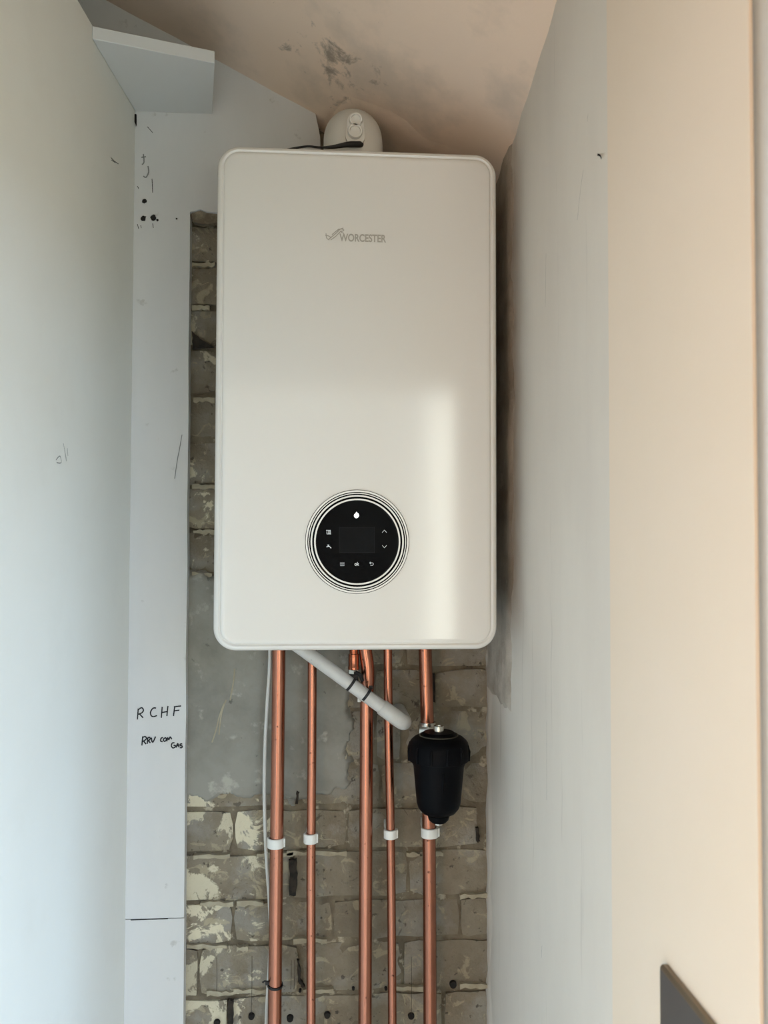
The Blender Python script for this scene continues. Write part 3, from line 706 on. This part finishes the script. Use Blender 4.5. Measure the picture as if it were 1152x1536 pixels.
# ------------------------------------------------------------------ magnetic filter
YM = 1.362; q = YM/FPX
fc = at(658, 1165, YM); fz = lambda y: at(658, y, YM).z
filt = thing('magnetic_filter', (fc.x, YM, fz(1232)), 'black plastic magnetic water filter hanging on the right copper pipe', 'filter')
prof = [(0, fz(1221)), (18*q, fz(1221)), (25*q, fz(1218)), (30.5*q, fz(1211)), (33*q, fz(1203)), (35*q, fz(1180)), (37*q, fz(1158)), (38*q, fz(1148)), (42*q, fz(1139)), (42*q, fz(1130)), (20*q, fz(1128)), (0, fz(1128))]
obj('canister', lathe(B(), prof, (fc.x, YM, 0), (0, 0, 1), 48), M['filter'], filt)
prof = [(39*q, fz(1141)), (45*q, fz(1139)), (46*q, fz(1135)), (46*q, fz(1125)), (45*q, fz(1117)), (42*q, fz(1110.5)), (36*q, fz(1105.5)), (30*q, fz(1103)), (28.6*q, fz(1102.5)), (27*q, fz(1103)), (0, fz(1103))]
cap = obj('screw_cap', lathe(B(), prof, (fc.x, YM, 0), (0, 0, 1), 48), M['filter'], filt)
for k in range(12):
    an = 2*math.pi*(k+.3)/12; u = Vector((math.cos(an), math.sin(an), 0)); bm = B()
    tube(bm, [Vector((fc.x, YM, fz(1138)))+u*45.3*q, Vector((fc.x, YM, fz(1124)))+u*46*q, Vector((fc.x, YM, fz(1115)))+u*44.2*q], [.0024, .0026, .0014], 8)
    obj('grip_rib', bm, M['filter'], cap)
obj('seal_ring', lathe(B(), [(27*q, fz(1103.5)), (28.8*q, fz(1101.3)), (29.8*q, fz(1103.5))], (fc.x, YM, 0), (0, 0, 1), 48, closed=True), M['filter_seal'], cap)
obj('lid_disc', lathe(B(), [(25.5*q, fz(1104)), (25*q, fz(1100)), (22*q, fz(1097.5)), (0, fz(1096.5))], (fc.x, YM, 0), (0, 0, 1), 48), M['filter'], cap)
obj('bleed_screw', lathe(B(), [(7.5*q, fz(1099)), (7.8*q, fz(1089.5)), (7.2*q, fz(1088.5)), (4*q, fz(1088.5)), (3.5*q, fz(1090)), (0, fz(1090))], (fc.x, YM, 0), (0, 0, 1), 24), M['chrome'], cap)
obj('front_rib', tube(B(), [(fc.x+2*q, YM-36.5*q, fz(1150)), (fc.x+2*q, YM-36*q, fz(1166)), (fc.x+1.5*q, YM-34*q, fz(1182))], [.003, .0026, .001], 8), M['filter'], filt)
obj('bottom_boss', lathe(B(), [(17*q, fz(1222)), (15*q, fz(1229)), (11*q, fz(1233)), (0, fz(1233))], (fc.x, YM, 0), (0, 0, 1), 32), M['filter'], filt)
obj('drain_nut', lathe(B(), [(6*q, fz(1232)), (6*q, fz(1237)), (5*q, fz(1238)), (0, fz(1238))], (fc.x, YM, 0), (0, 0, 1), 6), M['chrome'], filt)
px = at(641.5, 1100, YP).x; pz = lambda y: at(641, y, YP).z
hexp = lambda a, b: [(.0112, pz(a)), (.0158, pz(a)), (.0170, pz(a)-.0015), (.0170, pz(b)+.0015), (.0158, pz(b)), (.0112, pz(b))]
obj('union_nut', lathe(B(), hexp(1088, 1106), (px, YP, 0), (0, 0, 1), 6, closed=True), M['chrome'], filt)
obj('compression_collar', lathe(B(), [(.0112, pz(1083)), (.0138, pz(1083)), (.0142, pz(1088)), (.0112, pz(1088))], (px, YP, 0), (0, 0, 1), 28, closed=True), M['chrome'], filt)
bm = B(); tube(bm, [(px, YP, pz(1106)), (px, YP, pz(1205))], .014, 20); tube(bm, [(px, YP, pz(1130)), (fc.x, YM+.03, pz(1128))], .012, 16); tube(bm, [(px, YP, pz(1185)), (fc.x, YM+.022, pz(1183))], .010, 16)
obj('pipe_connector', bm, M['filter'], filt)
obj('union_nut', lathe(B(), [(.0112, pz(1200)), (.0160, pz(1200)), (.0160, pz(1216)), (.0112, pz(1216))], (at(643, 1210, YP).x, YP, 0), (0, 0, 1), 6, closed=True), M['chrome'], filt)

# ------------------------------------------------------------------ shelf board high on the left
ZS = EYE+.722
p = [atz(140, 58, ZS), atz(322, 95, ZS), atz(318, 170, ZS)]
q1, q2 = p[0], p[1]
fl_ = Vector((lx(q1.y)+.0003, q1.y, ZS))
bm = prism(B(), [fl_, q2, (p[2].x, YB-.0005, ZS), (lx(YB)+.0003, YB-.0005, ZS)], (0, 0, .019))
bmesh.ops.bevel(bm, geom=bm.edges[:], offset=.0008, segments=1, affect='EDGES')
tag(obj('shelf_board', bm, M['shelf'], None, origin=(XL, YB, ZS)), 'short white faced board fixed high in the left corner under the sloping ceiling', 'shelf')

# ------------------------------------------------------------------ grey metal switch plate on the right wall
XP = XR-.0018; pa = atx(989, 1460, XP-.005); ztp = atx(1000, 1456, XP-.005).z; ya = pa.y; yb = ya-.146; zlo = ztp-.094
sw = thing('switch_plate', (XP, (ya+yb)/2, zlo), 'grey brushed metal switch plate on the right wall at the lower right', 'switch')
def plate_bm():
    bm = B(); prev = None; R = .006
    for ins, x in ((0, XP), (0, XP-.0035), (.0012, XP-.0050), (.0030, XP-.0056), (.0042, XP-.0056)):
        ring = [bm.verts.new((x, y, z)) for y, z in rrect(yb+ins, ya-ins, zlo+ins, ztp-ins, max(R-ins, .001), 6)]
        if prev:
            for k in range(len(ring)):
                f = bm.faces.new((prev[k], prev[(k+1) % len(ring)], ring[(k+1) % len(ring)], ring[k])); f.material_index = 1
        else: bm.faces.new(ring)
        prev = ring
    bm.faces.new(prev).material_index = 0; return bm
plt = obj('plate', plate_bm(), [M['plate'], M['plate_rim']], sw)
for yy in (ya-.05, ya-.096):
    bm = B(); box(bm, (XP-.0085, yy-.011, zlo+.022), (XP-.0050, yy+.011, zlo+.044), .001); obj('rocker', bm, M['plate'], sw)
